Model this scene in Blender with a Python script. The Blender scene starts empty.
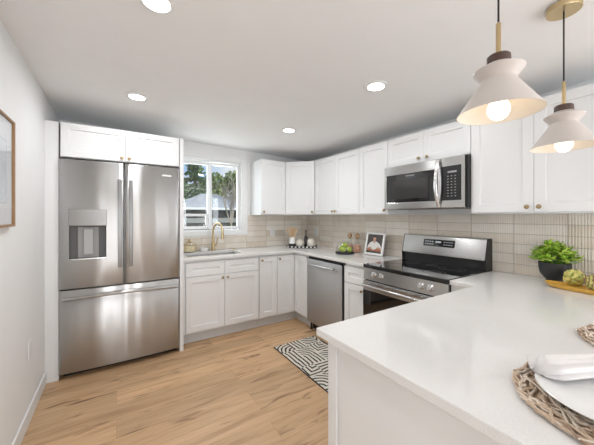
import bpy, bmesh, math, random
from mathutils import Vector, Matrix
random.seed(7)
PI = math.pi
C = bpy.context.scene.collection
scene = bpy.context.scene

# ------------------------------------------------------------------ camera, world, sun, room lights, exposure
cam_data = bpy.data.cameras.new('camera')
cam = bpy.data.objects.new('camera', cam_data); C.objects.link(cam)
cam.location = (0, 0, 1.354); cam.rotation_euler = (PI/2, 0, -0.570)
cam_data.sensor_width = 36; cam_data.lens = 281.4/594*36
cam_data.shift_y = -6.4/594; cam_data.clip_start = .02
scene.camera = cam
scene.view_settings.view_transform = 'Standard'; scene.view_settings.look = 'None'
scene.view_settings.gamma = 1; scene.view_settings.use_curve_mapping = False
scene.view_settings.exposure = 0.0

XL, XR, YB, YF = -.490, 2.56, 3.69, -3.4
def CZ(x): return 2.335-.036*(x+.475)   # the ceiling falls slightly towards the range wall
WT = 2.36

w = bpy.data.worlds.new('sky'); scene.world = w; w.use_nodes = True
nt = w.node_tree; nt.nodes.clear()
def nn(t, kind, **k):
    n = t.nodes.new(kind)
    for a, v in k.items(): setattr(n, a, v)
    return n
out = nn(nt, 'ShaderNodeOutputWorld'); bg = nn(nt, 'ShaderNodeBackground'); bg.inputs['Strength'].default_value = .95
tc = nn(nt, 'ShaderNodeTexCoord'); no = nn(nt, 'ShaderNodeTexNoise'); no.inputs['Scale'].default_value = 4.5; no.inputs['Detail'].default_value = 6
cr = nn(nt, 'ShaderNodeValToRGB'); cr.color_ramp.elements[0].position = .45; cr.color_ramp.elements[1].position = .62
cr.color_ramp.elements[0].color = (.42, .62, .92, 1); cr.color_ramp.elements[1].color = (.92, .95, 1, 1)
nt.links.new(tc.outputs['Generated'], no.inputs['Vector']); nt.links.new(no.outputs['Fac'], cr.inputs['Fac'])
nt.links.new(cr.outputs['Color'], bg.inputs['Color']); nt.links.new(bg.outputs[0], out.inputs[0])

def light(name, kind, loc, energy, color=(1, 1, 1), rot=(0, 0, 0), **k):
    d = bpy.data.lights.new(name, kind); d.energy = energy; d.color = color
    for a, v in k.items(): setattr(d, a, v)
    o = bpy.data.objects.new(name, d); o.location = loc; o.rotation_euler = rot; C.objects.link(o); return o
light('sun', 'SUN', (6, 0, 9), 3.8, (1, .96, .9), (math.radians(38), math.radians(34), 0), angle=.02)
# added fill lights outside invented openings of the unseen dining end
for x in (-.10, 1.975): light('added_fill_end', 'AREA', (x, YF-.10, 1.10), 28, (.93, .965, 1), (PI/2+.35, 0, 0), shape='RECTANGLE', size=.46, size_y=2.0)
light('added_fill_side', 'AREA', (XL-.12, -1.75, 1.35), 11, (.93, .965, 1), (PI/2+.3, 0, -PI/2), shape='RECTANGLE', size=1.7, size_y=1.3)
light('added_fill_side', 'AREA', (XR+.12, -1.75, 1.35), 46, (.93, .965, 1), (PI/2+.3, 0, PI/2), shape='RECTANGLE', size=1.7, size_y=1.3)
light('daylight_sink', 'AREA', (1.022, YB+.16, 1.62), 8, (.95, .98, 1), (-PI/2, 0, 0), shape='RECTANGLE', size=.72, size_y=.84)
LAMPS = [(.150, 1.392), (.137, 2.585), (1.52, 1.353), (1.527, 2.54)]
for i, (x, y) in enumerate(LAMPS[:4]):
    light('downlight', 'AREA', (x, y, CZ(x)-.026), 5.0, (.955, .975, 1), (0, 0, 0), shape='DISK', size=.11)

# ------------------------------------------------------------------ materials
MATS = {}
def mat(name, col, rough=.5, metal=0, bump=0, bscale=200, var=0, vscale=6, stretch=None, emit=None, estr=0, coat=0, spec=None, trans=0):
    if name in MATS: return MATS[name]
    m = bpy.data.materials.new(name); m.use_nodes = True; t = m.node_tree; b = t.nodes['Principled BSDF']
    b.inputs['Base Color'].default_value = (*col, 1); b.inputs['Roughness'].default_value = rough; b.inputs['Metallic'].default_value = metal
    if coat: b.inputs['Coat Weight'].default_value = coat; b.inputs['Coat Roughness'].default_value = .05
    if spec is not None: b.inputs['Specular IOR Level'].default_value = spec
    if trans: b.inputs['Transmission Weight'].default_value = trans
    if emit: b.inputs['Emission Color'].default_value = (*emit, 1); b.inputs['Emission Strength'].default_value = estr
    tc = nn(t, 'ShaderNodeTexCoord'); mp = nn(t, 'ShaderNodeMapping')
    if stretch: mp.inputs['Scale'].default_value = stretch
    t.links.new(tc.outputs['Object'], mp.inputs['Vector'])
    n = nn(t, 'ShaderNodeTexNoise'); n.inputs['Scale'].default_value = vscale; n.inputs['Detail'].default_value = 4
    t.links.new(mp.outputs[0], n.inputs['Vector'])
    mx = nn(t, 'ShaderNodeMix', data_type='RGBA')
    v = var if var else .02
    mx.inputs['A'].default_value = (*[max(0, c*(1-v)) for c in col], 1); mx.inputs['B'].default_value = (*[min(1, c*(1+v)) for c in col], 1)
    t.links.new(n.outputs['Fac'], mx.inputs['Factor']); t.links.new(mx.outputs['Result'], b.inputs['Base Color'])
    if bump:
        n2 = nn(t, 'ShaderNodeTexNoise'); n2.inputs['Scale'].default_value = bscale; t.links.new(mp.outputs[0], n2.inputs['Vector'])
        bp = nn(t, 'ShaderNodeBump'); bp.inputs['Strength'].default_value = bump; bp.inputs['Distance'].default_value = .002
        t.links.new(n2.outputs['Fac'], bp.inputs['Height']); t.links.new(bp.outputs[0], b.inputs['Normal'])
    MATS[name] = m; return m

def steel(name, col, rough, stretch, aniso=.8, wavy=0):
    if name in MATS: return MATS[name]
    m = mat(name, col, rough, 1); t = m.node_tree; b = t.nodes['Principled BSDF']
    tc = nn(t, 'ShaderNodeTexCoord'); mp = nn(t, 'ShaderNodeMapping'); mp.inputs['Scale'].default_value = stretch
    t.links.new(tc.outputs['Object'], mp.inputs['Vector'])
    n = nn(t, 'ShaderNodeTexNoise'); n.inputs['Scale'].default_value = 6; n.inputs['Detail'].default_value = 3
    t.links.new(mp.outputs[0], n.inputs['Vector'])
    mr = nn(t, 'ShaderNodeMapRange'); mr.inputs['To Min'].default_value = rough*.93; mr.inputs['To Max'].default_value = rough*1.07
    t.links.new(n.outputs['Fac'], mr.inputs['Value']); t.links.new(mr.outputs[0], b.inputs['Roughness'])
    if wavy:   # slight waviness of the pressed sheet, across its width
        m3 = nn(t, 'ShaderNodeMapping'); m3.inputs['Scale'].default_value = (6, 6, .12); t.links.new(tc.outputs['Object'], m3.inputs['Vector'])
        n3 = nn(t, 'ShaderNodeTexNoise'); n3.inputs['Scale'].default_value = 1; n3.inputs['Detail'].default_value = 1; t.links.new(m3.outputs[0], n3.inputs['Vector'])
        bp = nn(t, 'ShaderNodeBump'); bp.inputs['Strength'].default_value = wavy; bp.inputs['Distance'].default_value = .02
        t.links.new(n3.outputs['Fac'], bp.inputs['Height']); t.links.new(bp.outputs[0], b.inputs['Normal'])
    b.inputs['Anisotropic'].default_value = aniso; b.inputs['Anisotropic Rotation'].default_value = .25
    tg = nn(t, 'ShaderNodeTangent', direction_type='RADIAL', axis='Z'); t.links.new(tg.outputs[0], b.inputs['Tangent'])
    return m

WALL = mat('wall_paint', (.86, .86, .855), .7, bump=.05, bscale=300)
CEILM = mat('ceiling_paint', (.88, .88, .88), .85, bump=.05, bscale=200)
TRIM = mat('trim_paint', (.83, .83, .82), .4)
CAB = mat('cabinet_paint', (.82, .82, .815), .38)
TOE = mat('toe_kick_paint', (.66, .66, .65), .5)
BRASS = mat('brass', (.58, .45, .26), .28, 1)
KNOBM = mat('aged_brass', (.38, .29, .17), .32, 1)
SS = steel('stainless', (.52, .515, .505), .24, (.6, .6, 40))
SSV = steel('stainless_vertical', (.50, .497, .49), .34, (40, 40, .6), .97, .55)
SSD = mat('stainless_dark', (.22, .217, .213), .30, 1)
BLK = mat('black_plastic', (.012, .012, .012), .4)
BGL = mat('black_glass', (.006, .006, .007), .04, coat=.5)
DGREY = mat('dark_grey_plastic', (.10, .10, .10), .4)
MGREY = mat('grey_plastic', (.30, .295, .29), .4)
CHROME = mat('chrome', (.75, .75, .75), .12, 1)
WHITE = mat('white_ceramic', (.82, .81, .79), .25)
CREAM = mat('cream_ceramic', (.74, .69, .61), .45, bump=.1)
OAKF = mat('oak_frame', (.33, .19, .09), .45, var=.25, vscale=30, stretch=(1, 1, .1))
WOODD = mat('walnut', (.075, .04, .028), .5, var=.3, vscale=30, stretch=(1, 1, .2))
GLOWL = mat('lamp_lens', (.9, .9, .88), .4, emit=(1, .97, .92), estr=9)
BULBM = mat('bulb_glass', (.9, .9, .88), .3, emit=(1, .82, .60), estr=3.4)
SHADE = mat('shade_enamel', (.60, .545, .505), .45)
CORK = mat('cork', (.42, .27, .15), .8, bump=.4, bscale=120, var=.2, vscale=40)

def glass(name, tint=(1, 1, 1), refl=1.0, ior=1.45):
    m = bpy.data.materials.new(name); m.use_nodes = True; t = m.node_tree; t.nodes.clear()
    o = nn(t, 'ShaderNodeOutputMaterial'); mx = nn(t, 'ShaderNodeMixShader'); tr = nn(t, 'ShaderNodeBsdfTransparent'); gl = nn(t, 'ShaderNodeBsdfGlossy')
    tr.inputs['Color'].default_value = (*tint, 1); gl.inputs['Roughness'].default_value = .02
    fr = nn(t, 'ShaderNodeLayerWeight'); fr.inputs['Blend'].default_value = .5
    pw = nn(t, 'ShaderNodeMath', operation='POWER'); pw.inputs[1].default_value = 4.5; t.links.new(fr.outputs['Facing'], pw.inputs[0])
    ad = nn(t, 'ShaderNodeMath', operation='MULTIPLY_ADD'); ad.inputs[1].default_value = .85; ad.inputs[2].default_value = .045; t.links.new(pw.outputs[0], ad.inputs[0])
    mu = nn(t, 'ShaderNodeMath', operation='MULTIPLY'); mu.inputs[1].default_value = refl
    t.links.new(ad.outputs[0], mu.inputs[0]); t.links.new(mu.outputs[0], mx.inputs['Fac'])
    t.links.new(tr.outputs[0], mx.inputs[1]); t.links.new(gl.outputs[0], mx.inputs[2]); t.links.new(mx.outputs[0], o.inputs[0])
    return m
PANE = glass('window_glass', (.97, .98, .98), .9)
CLEAR = glass('clear_glass', (.93, .95, .94), 1.2)
AMBER = glass('amber_glass', (1, .975, .91), 1.2)
PICG = glass('picture_glass', (1, 1, 1), .55)

def M_floor():
    m = bpy.data.materials.new('oak_planks'); m.use_nodes = True; t = m.node_tree; b = t.nodes['Principled BSDF']; L = t.links.new
    tc = nn(t, 'ShaderNodeTexCoord')
    br = nn(t, 'ShaderNodeTexBrick'); br.offset = .37; br.inputs['Scale'].default_value = 1
    br.inputs['Brick Width'].default_value = 1.35; br.inputs['Row Height'].default_value = .185; br.inputs['Mortar Size'].default_value = .0006
    br.inputs['Color1'].default_value = (0, 0, 0, 1); br.inputs['Color2'].default_value = (1, 1, 1, 1); br.inputs['Mortar'].default_value = (.5, .5, .5, 1)
    L(tc.outputs['Object'], br.inputs['Vector'])
    # every plank gets its own slice of the grain
    cmb = nn(t, 'ShaderNodeCombineXYZ'); mul = nn(t, 'ShaderNodeMath', operation='MULTIPLY'); mul.inputs[1].default_value = 37.
    L(br.outputs['Color'], mul.inputs[0]); L(mul.outputs[0], cmb.inputs['Z']); L(mul.outputs[0], cmb.inputs['X'])
    ad = nn(t, 'ShaderNodeVectorMath', operation='ADD'); L(tc.outputs['Object'], ad.inputs[0]); L(cmb.outputs[0], ad.inputs[1])
    mp = nn(t, 'ShaderNodeMapping'); mp.inputs['Scale'].default_value = (1.1, 14, 1); L(ad.outputs[0], mp.inputs['Vector'])
    n1 = nn(t, 'ShaderNodeTexNoise'); n1.inputs['Scale'].default_value = 1.6; n1.inputs['Detail'].default_value = 7; n1.inputs['Distortion'].default_value = .9; n1.inputs['Roughness'].default_value = .6; L(mp.outputs[0], n1.inputs['Vector'])
    r1 = nn(t, 'ShaderNodeValToRGB'); e = r1.color_ramp.elements
    e[0].position = .25; e[0].color = (.34, .185, .082, 1); e[1].position = .72; e[1].color = (.70, .465, .270, 1)
    x = e.new(.45); x.color = (.575, .365, .200, 1)
    L(n1.outputs['Fac'], r1.inputs['Fac'])
    # knots and dark streaks
    mp2 = nn(t, 'ShaderNodeMapping'); mp2.inputs['Scale'].default_value = (2.0, 9, 1); L(ad.outputs[0], mp2.inputs['Vector'])
    n2 = nn(t, 'ShaderNodeTexNoise'); n2.inputs['Scale'].default_value = 1.25; n2.inputs['Detail'].default_value = 5; n2.inputs['Distortion'].default_value = 1.4; L(mp2.outputs[0], n2.inputs['Vector'])
    r2 = nn(t, 'ShaderNodeValToRGB'); r2.color_ramp.elements[0].position = .60; r2.color_ramp.elements[1].position = .76
    L(n2.outputs['Fac'], r2.inputs['Fac'])
    mk = nn(t, 'ShaderNodeMix', data_type='RGBA'); mk.inputs['B'].default_value = (.17, .085, .04, 1); L(r2.outputs['Color'], mk.inputs['Factor']); L(r1.outputs['Color'], mk.inputs['A'])
    # plank to plank tone
    hs = nn(t, 'ShaderNodeHueSaturation'); mr = nn(t, 'ShaderNodeMapRange'); mr.inputs['To Min'].default_value = .86; mr.inputs['To Max'].default_value = 1.14
    L(br.outputs['Color'], mr.inputs['Value']); L(mr.outputs[0], hs.inputs['Value']); L(mk.outputs['Result'], hs.inputs['Color'])
    ms = nn(t, 'ShaderNodeMix', data_type='RGBA'); ms.inputs['B'].default_value = (.30, .18, .09, 1); L(br.outputs['Fac'], ms.inputs['Factor']); L(hs.outputs['Color'], ms.inputs['A'])
    L(ms.outputs['Result'], b.inputs['Base Color']); b.inputs['Roughness'].default_value = .42
    bp = nn(t, 'ShaderNodeBump'); bp.inputs['Strength'].default_value = .12; bp.inputs['Distance'].default_value = .002; L(n1.outputs['Fac'], bp.inputs['Height']); L(bp.outputs[0], b.inputs['Normal'])
    return m

def M_tile(name, axis):
    """stacked matt beige tiles with fine vertical ribs; axis = world axis that runs along the wall"""
    m = bpy.data.materials.new(name); m.use_nodes = True; t = m.node_tree; b = t.nodes['Principled BSDF']; L = t.links.new
    tc = nn(t, 'ShaderNodeTexCoord'); sp = nn(t, 'ShaderNodeSeparateXYZ'); L(tc.outputs['Object'], sp.inputs[0])
    cb = nn(t, 'ShaderNodeCombineXYZ'); L(sp.outputs[axis], cb.inputs['X'])
    az = nn(t, 'ShaderNodeMath', operation='ADD'); az.inputs[1].default_value = -.915+.152*0; L(sp.outputs['Z'], az.inputs[0]); L(az.outputs[0], cb.inputs['Y'])
    br = nn(t, 'ShaderNodeTexBrick'); br.offset = 0; br.inputs['Scale'].default_value = 1; br.inputs['Brick Width'].default_value = .305; br.inputs['Row Height'].default_value = .076
    br.inputs['Mortar Size'].default_value = .0022; br.inputs['Mortar Smooth'].default_value = .3
    br.inputs['Color1'].default_value = (.0, .0, .0, 1); br.inputs['Color2'].default_value = (1, 1, 1, 1); br.inputs['Mortar'].default_value = (.5, .5, .5, 1)
    L(cb.outputs[0], br.inputs['Vector'])
    r = nn(t, 'ShaderNodeValToRGB'); e = r.color_ramp.elements; e[0].color = (.74, .645, .53, 1); e[0].position = .2; e[1].position = .8; e[1].color = (.91, .86, .78, 1); k = e.new(.5); k.color = (.84, .765, .665, 1)
    n = nn(t, 'ShaderNodeTexNoise'); n.inputs['Scale'].default_value = 9; n.inputs['Detail'].default_value = 4; L(cb.outputs[0], n.inputs['Vector'])
    av = nn(t, 'ShaderNodeMix', data_type='FLOAT'); av.inputs['Factor'].default_value = .5; L(br.outputs['Color'], av.inputs['A']); L(n.outputs['Fac'], av.inputs['B'])
    L(av.outputs['Result'], r.inputs['Fac'])
    mx = nn(t, 'ShaderNodeMix', data_type='RGBA'); mx.inputs['B'].default_value = (.50, .44, .37, 1); L(br.outputs['Fac'], mx.inputs['Factor']); L(r.outputs['Color'], mx.inputs['A'])
    b.inputs['Roughness'].default_value = .4
    # ribs: |sin| profile along the wall
    sc = nn(t, 'ShaderNodeMath', operation='MULTIPLY'); sc.inputs[1].default_value = PI/.0152; L(sp.outputs[axis], sc.inputs[0])
    si = nn(t, 'ShaderNodeMath', operation='SINE'); L(sc.outputs[0], si.inputs[0]); ab = nn(t, 'ShaderNodeMath', operation='ABSOLUTE'); L(si.outputs[0], ab.inputs[0])
    pw = nn(t, 'ShaderNodeMath', operation='POWER'); pw.inputs[1].default_value = .45; L(ab.outputs[0], pw.inputs[0])
    iv = nn(t, 'ShaderNodeMath', operation='SUBTRACT'); iv.inputs[0].default_value = 1; L(br.outputs['Fac'], iv.inputs[1])
    h = nn(t, 'ShaderNodeMath', operation='MULTIPLY'); L(pw.outputs[0], h.inputs[0]); L(iv.outputs[0], h.inputs[1])
    bp = nn(t, 'ShaderNodeBump'); 
    gr = nn(t, 'ShaderNodeMapRange'); gr.inputs['From Min'].default_value = .25; gr.inputs['From Max'].default_value = .75; gr.inputs['To Min'].default_value = .86; L(pw.outputs[0], gr.inputs['Value'])
    hv = nn(t, 'ShaderNodeHueSaturation'); L(gr.outputs[0], hv.inputs['Value']); L(mx.outputs['Result'], hv.inputs['Color']); L(hv.outputs[0], b.inputs['Base Color'])   # grout between the ribs
    bp.inputs['Strength'].default_value = .8; bp.inputs['Distance'].default_value = .004; L(h.outputs[0], bp.inputs['Height']); L(bp.outputs[0], b.inputs['Normal'])
    return m

def M_quartz():
    m = bpy.data.materials.new('white_quartz'); m.use_nodes = True; t = m.node_tree; b = t.nodes['Principled BSDF']; L = t.links.new
    tc = nn(t, 'ShaderNodeTexCoord'); n = nn(t, 'ShaderNodeTexNoise'); n.inputs['Scale'].default_value = 260; n.inputs['Detail'].default_value = 2; L(tc.outputs['Object'], n.inputs['Vector'])
    n2 = nn(t, 'ShaderNodeTexNoise'); n2.inputs['Scale'].default_value = 3; n2.inputs['Detail'].default_value = 6; L(tc.outputs['Object'], n2.inputs['Vector'])
    a = nn(t, 'ShaderNodeMix', data_type='FLOAT'); a.inputs['Factor'].default_value = .35; L(n.outputs['Fac'], a.inputs['A']); L(n2.outputs['Fac'], a.inputs['B'])
    r = nn(t, 'ShaderNodeValToRGB'); r.color_ramp.elements[0].position = .28; r.color_ramp.elements[0].color = (.70, .68, .66, 1); r.color_ramp.elements[1].position = .5; r.color_ramp.elements[1].color = (.80, .785, .765, 1)
    L(a.outputs['Result'], r.inputs['Fac']); L(r.outputs['Color'], b.inputs['Base Color'])
    b.inputs['Roughness'].default_value = .10; b.inputs['Specular IOR Level'].default_value = .55
    return m

def M_rug():
    m = bpy.data.materials.new('maze_rug'); m.use_nodes = True; t = m.node_tree; b = t.nodes['Principled BSDF']; L = t.links.new
    tc = nn(t, 'ShaderNodeTexCoord'); mp = nn(t, 'ShaderNodeMapping'); mp.inputs['Scale'].default_value = (6.2, 6.2, 1); nz = nn(t, 'ShaderNodeTexNoise'); nz.inputs['Scale'].default_value = 7; L(tc.outputs['Object'], nz.inputs['Vector'])
    av = nn(t, 'ShaderNodeVectorMath', operation='MULTIPLY_ADD'); av.inputs[1].default_value = (.035, .035, 0); L(nz.outputs['Color'], av.inputs[0]); L(tc.outputs['Object'], av.inputs[2]); L(av.outputs[0], mp.inputs['Vector'])
    fl = nn(t, 'ShaderNodeVectorMath', operation='FLOOR'); L(mp.outputs[0], fl.inputs[0])
    fr = nn(t, 'ShaderNodeVectorMath', operation='FRACTION'); L(mp.outputs[0], fr.inputs[0])
    wn = nn(t, 'ShaderNodeTexWhiteNoise', noise_dimensions='2D'); L(fl.outputs[0], wn.inputs['Vector'])
    sp = nn(t, 'ShaderNodeSeparateXYZ'); L(fr.outputs[0], sp.inputs[0])
    def math_(op, a, bb=None):
        n = nn(t, 'ShaderNodeMath', operation=op)
        for i, q in enumerate((a, bb)):
            if q is None: continue
            if isinstance(q, (int, float)): n.inputs[i].default_value = q
            else: L(q, n.inputs[i])
        return n.outputs[0]
    X, Y = sp.outputs['X'], sp.outputs['Y']
    X1, Y1 = math_('SUBTRACT', 1, X), math_('SUBTRACT', 1, Y)
    def rad(a, bb): return math_('SQRT', math_('ADD', math_('MULTIPLY', a, a), math_('MULTIPLY', bb, bb)))
    v = wn.outputs['Value']
    cur = X
    for thr, q in ((.2, Y), (.4, rad(X, Y)), (.58, rad(X1, Y)), (.72, rad(X, Y1)), (.86, math_('MAXIMUM', X1, Y1))):
        mx = nn(t, 'ShaderNodeMix', data_type='FLOAT'); L(math_('GREATER_THAN', v, thr), mx.inputs['Factor']); L(cur, mx.inputs['A']); L(q, mx.inputs['B']); cur = mx.outputs['Result']
    s = math_('SINE', math_('MULTIPLY', cur, 2*PI*4))
    k = math_('GREATER_THAN', s, .12)
    mx = nn(t, 'ShaderNodeMix', data_type='RGBA'); mx.inputs['A'].default_value = (.025, .024, .022, 1); mx.inputs['B'].default_value = (.74, .70, .61, 1); L(k, mx.inputs['Factor'])
    inv = nn(t, 'ShaderNodeMix', data_type='RGBA'); inv.inputs['A'].default_value = (.74, .70, .61, 1); inv.inputs['B'].default_value = (.025, .024, .022, 1); L(math_('GREATER_THAN', s, .28), inv.inputs['Factor'])
    L(inv.outputs['Result'], b.inputs['Base Color']); b.inputs['Roughness'].default_value = .9
    return m

# ------------------------------------------------------------------ mesh helpers
def mesh(bm, name, m, parent=None, smooth=False, bevel=0, seg=2, loc=(0, 0, 0), rot=None, angle=35):
    bmesh.ops.remove_doubles(bm, verts=bm.verts, dist=1e-5)
    bmesh.ops.recalc_face_normals(bm, faces=bm.faces)
    me = bpy.data.meshes.new(name); bm.to_mesh(me); bm.free()
    ms = m if isinstance(m, (list, tuple)) else [m]
    for q in ms: me.materials.append(q)
    o = bpy.data.objects.new(name, me); C.objects.link(o)
    o.location = loc
    if rot: o.rotation_euler = rot
    if parent is not None: o.parent = parent
    if smooth:
        me.polygons.foreach_set('use_smooth', [True]*len(me.polygons)); me.set_sharp_from_angle(angle=math.radians(angle))
    if bevel:
        b = o.modifiers.new('bevel', 'BEVEL'); b.width = bevel; b.segments = seg; b.limit_method = 'ANGLE'; b.angle_limit = math.radians(40)
    return o
def empty(name, loc, label, cat, group=None, rz=0):
    o = bpy.data.objects.new(name, None); C.objects.link(o); o.location = loc; o.rotation_euler = (0, 0, rz); o.empty_display_size = .05
    tag(o, label, cat, group); return o
def tag(o, label, cat, group=None):
    o['label'] = label; o['category'] = cat
    if group: o['group'] = group
    return o
def struct(o, label=None):
    o['kind'] = 'structure'
    if label: o['label'] = label
    return o
def box(bm, x0, x1, y0, y1, z0, z1, mi=0):
    v = [bm.verts.new((x, y, z)) for z in (z0, z1) for y in (y0, y1) for x in (x0, x1)]
    for q in ((0, 1, 3, 2), (4, 6, 7, 5), (0, 4, 5, 1), (2, 3, 7, 6), (0, 2, 6, 4), (1, 5, 7, 3)):
        f = bm.faces.new([v[i] for i in q]); f.material_index = mi
    return bm
def B(*a): return box(bmesh.new(), *a)
def prism(bm, pts, z0, z1):
    a = [bm.verts.new((x, y, z0)) for x, y in pts]; b = [bm.verts.new((x, y, z1)) for x, y in pts]; n = len(pts)
    bm.faces.new(a[::-1]); bm.faces.new(b)
    for i in range(n): bm.faces.new((a[i], a[(i+1) % n], b[(i+1) % n], b[i]))
    return bm
def extrude_x(bm, pts, x0, x1):
    """profile of (y, z) points swept along x"""
    a = [bm.verts.new((x0, y, z)) for y, z in pts]; b = [bm.verts.new((x1, y, z)) for y, z in pts]; n = len(pts)
    bm.faces.new(a); bm.faces.new(b[::-1])
    for i in range(n): bm.faces.new((a[i], b[i], b[(i+1) % n], a[(i+1) % n]))
    return bm
def lathe(bm, prof, seg=32, c=(0, 0, 0), ribs=0, amp=0):
    rings = []
    for r, z in prof:
        if r < 1e-6: rings.append([bm.verts.new((c[0], c[1], c[2]+z))])
        else:
            rg = []
            for i in range(seg):
                a = 2*PI*i/seg; rr = r*(1+amp*math.cos(ribs*a)) if ribs else r
                rg.append(bm.verts.new((c[0]+rr*math.cos(a), c[1]+rr*math.sin(a), c[2]+z)))
            rings.append(rg)
    for a, b in zip(rings, rings[1:]):
        for i in range(seg):
            j = (i+1) % seg
            q = [a[i % len(a)], a[j % len(a)], b[j % len(b)], b[i % len(b)]]
            u = []
            for k in q:
                if k not in u: u.append(k)
            if len(u) > 2:
                try: bm.faces.new(u)
                except ValueError: pass
    return bm
def tube(bm, pts, r, seg=8, cap=True):
    pts = [Vector(p) for p in pts]; n = len(pts); rings = []
    up = Vector((0, 0, 1))
    d0 = (pts[1]-pts[0]).normalized()
    if abs(d0.z) > .9: up = Vector((1, 0, 0))
    N = (up - d0*up.dot(d0)).normalized()
    for i, p in enumerate(pts):
        d = (pts[min(i+1, n-1)]-pts[max(i-1, 0)]).normalized()
        N = (N - d*N.dot(d)).normalized(); Bn = d.cross(N)
        rr = r[i] if isinstance(r, (list, tuple)) else r
        rings.append([bm.verts.new(p+N*(rr*math.cos(2*PI*k/seg))+Bn*(rr*math.sin(2*PI*k/seg))) for k in range(seg)])
    for a, b in zip(rings, rings[1:]):
        for k in range(seg): bm.faces.new((a[k], a[(k+1) % seg], b[(k+1) % seg], b[k]))
    if cap: bm.faces.new(rings[0][::-1]); bm.faces.new(rings[-1])
    return bm
def grid_prism(xs, ys, keep, z0, z1):
    """a slab made of grid cells; keep(i, j) says which cells are solid"""
    bm = bmesh.new(); V = {}
    def v(i, j, k):
        if (i, j, k) not in V: V[(i, j, k)] = bm.verts.new((xs[i], ys[j], (z0, z1)[k]))
        return V[(i, j, k)]
    nx, ny = len(xs)-1, len(ys)-1
    K = lambda i, j: 0 <= i < nx and 0 <= j < ny and keep(i, j)
    for i in range(nx):
        for j in range(ny):
            if not K(i, j): continue
            bm.faces.new((v(i, j, 1), v(i+1, j, 1), v(i+1, j+1, 1), v(i, j+1, 1))); bm.faces.new((v(i, j, 0), v(i, j+1, 0), v(i+1, j+1, 0), v(i+1, j, 0)))
            for di, dj, a, b in ((-1, 0, (i, j), (i, j+1)), (1, 0, (i+1, j), (i+1, j+1)), (0, -1, (i, j), (i+1, j)), (0, 1, (i, j+1), (i+1, j+1))):
                if not K(i+di, j+dj): bm.faces.new((v(*a, 0), v(*b, 0), v(*b, 1), v(*a, 1)))
    return bm
def grid_wall(us, zs, keep, t0, t1, axis):
    """a wall with openings: grid over (u, z), thickness t0..t1 on the other axis"""
    bm = grid_prism(us, zs, keep, t0, t1)
    for q in bm.verts:
        u, z, t = q.co
        q.co = (u, t, z) if axis == 'x' else (t, u, z)
    return bm
def shaker(wd, ht, rail=.058, th=.02, rec=.011):
    """shaker front: x 0..wd, z 0..ht, face at y = 0, back at y = th"""
    bm = bmesh.new(); c = .0018
    def loop(ix, iz, y): return [bm.verts.new(p) for p in ((ix, y, iz), (wd-ix, y, iz), (wd-ix, y, ht-iz), (ix, y, ht-iz))]
    loops = [loop(0, 0, th), loop(0, 0, c), loop(c, c, 0), loop(rail, rail, 0), loop(rail+.005, rail+.005, rec)]
    for a, b in zip(loops, loops[1:]):
        for i in range(4): bm.faces.new((a[i], a[(i+1) % 4], b[(i+1) % 4], b[i]))
    bm.faces.new(loops[-1]); bm.faces.new(loops[0][::-1])
    return bm
KN = None
def knob(parent, x, z, y=-.0005):
    global KN
    if KN is None:
        bm = lathe(bmesh.new(), [(0, 0), (.0075, 0), (.006, .004), (.0055, .014), (.0125, .018), (.0145, .0225), (.012, .027), (.006, .0285), (0, .029)], 20)
        bmesh.ops.rotate(bm, verts=bm.verts, cent=(0, 0, 0), matrix=Matrix.Rotation(PI/2, 3, 'X'))
        KN = mesh(bm, 'knob', KNOBM, parent, True); o = KN
    else:
        o = KN.copy(); C.objects.link(o); o.parent = parent
    o.location = (x, y, z); return o
def door(parent, x, z, wd, ht, kn=None, name='door', rail=.058, y=-.022, rot=None):
    o = mesh(shaker(wd, ht, rail), name, CAB, parent, loc=(x, y, z), rot=rot)
    if kn: knob(o, *kn)
    return o

# ------------------------------------------------------------------ room shell
struct(mesh(B(XL-.15, XR+.15, YF-.15, YB+.15, -.1, 0), 'floor', M_floor()), 'light oak plank floor with knots')
bm = extrude_x(bmesh.new(), [(YF-.15, 0), (YB+.15, 0), (YB+.15, .12), (YF-.15, .12)], XL-.15, XR+.15)
for q in bm.verts: q.co.z += CZ(q.co.x)
struct(mesh(bm, 'ceiling', CEILM), 'plain white ceiling')
WX0, WX1, WZ0, WZ1 = .602, 1.452, 1.158, 2.085
struct(mesh(grid_wall([XL-.15, WX0, WX1, XR+.15], [0, WZ0, WZ1, WT], lambda i, j: not (i == 1 and j == 1), YB, YB+.15, 'x'), 'wall_back', WALL))
struct(mesh(grid_wall([YF-.15, -2.6, -.9, YB-.001], [0, .7, 2.0, WT], lambda i, j: not (i == 1 and j == 1), XR, XR+.15, 'y'), 'wall_right', WALL))
struct(mesh(grid_wall([YF-.15, -2.6, -.9, YB-.001], [0, .7, 2.0, WT], lambda i, j: not (i == 1 and j == 1), XL-.15, XL, 'y'), 'wall_left', WALL))
struct(mesh(grid_wall([XL+.001, -.34, .14, 1.735, 2.215, XR-.001], [0, .08, 2.10, WT], lambda i, j: not (i in (1, 3) and j == 1), YF-.15, YF, 'x'), 'wall_front', WALL))  # narrow openings added to give light bands on the refrigerator
struct(mesh(B(XL+.0005, XL+.0125, -.88+.0, 3.008, .0005, .095), 'baseboard_left', TRIM, bevel=.003), 'white baseboard along the left wall')

def frame_bm(x0, x1, z0, z1, wd, y0, y1, bm=None):
    bm = bm or bmesh.new()
    g = grid_wall([x0, x0+wd, x1-wd, x1], [z0, z0+wd, z1-wd, z1], lambda i, j: not (i == 1 and j == 1), y0, y1, 'x')
    me = bpy.data.meshes.new('t'); g.to_mesh(me); g.free(); bm.from_mesh(me); bpy.data.meshes.remove(me); return bm
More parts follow.
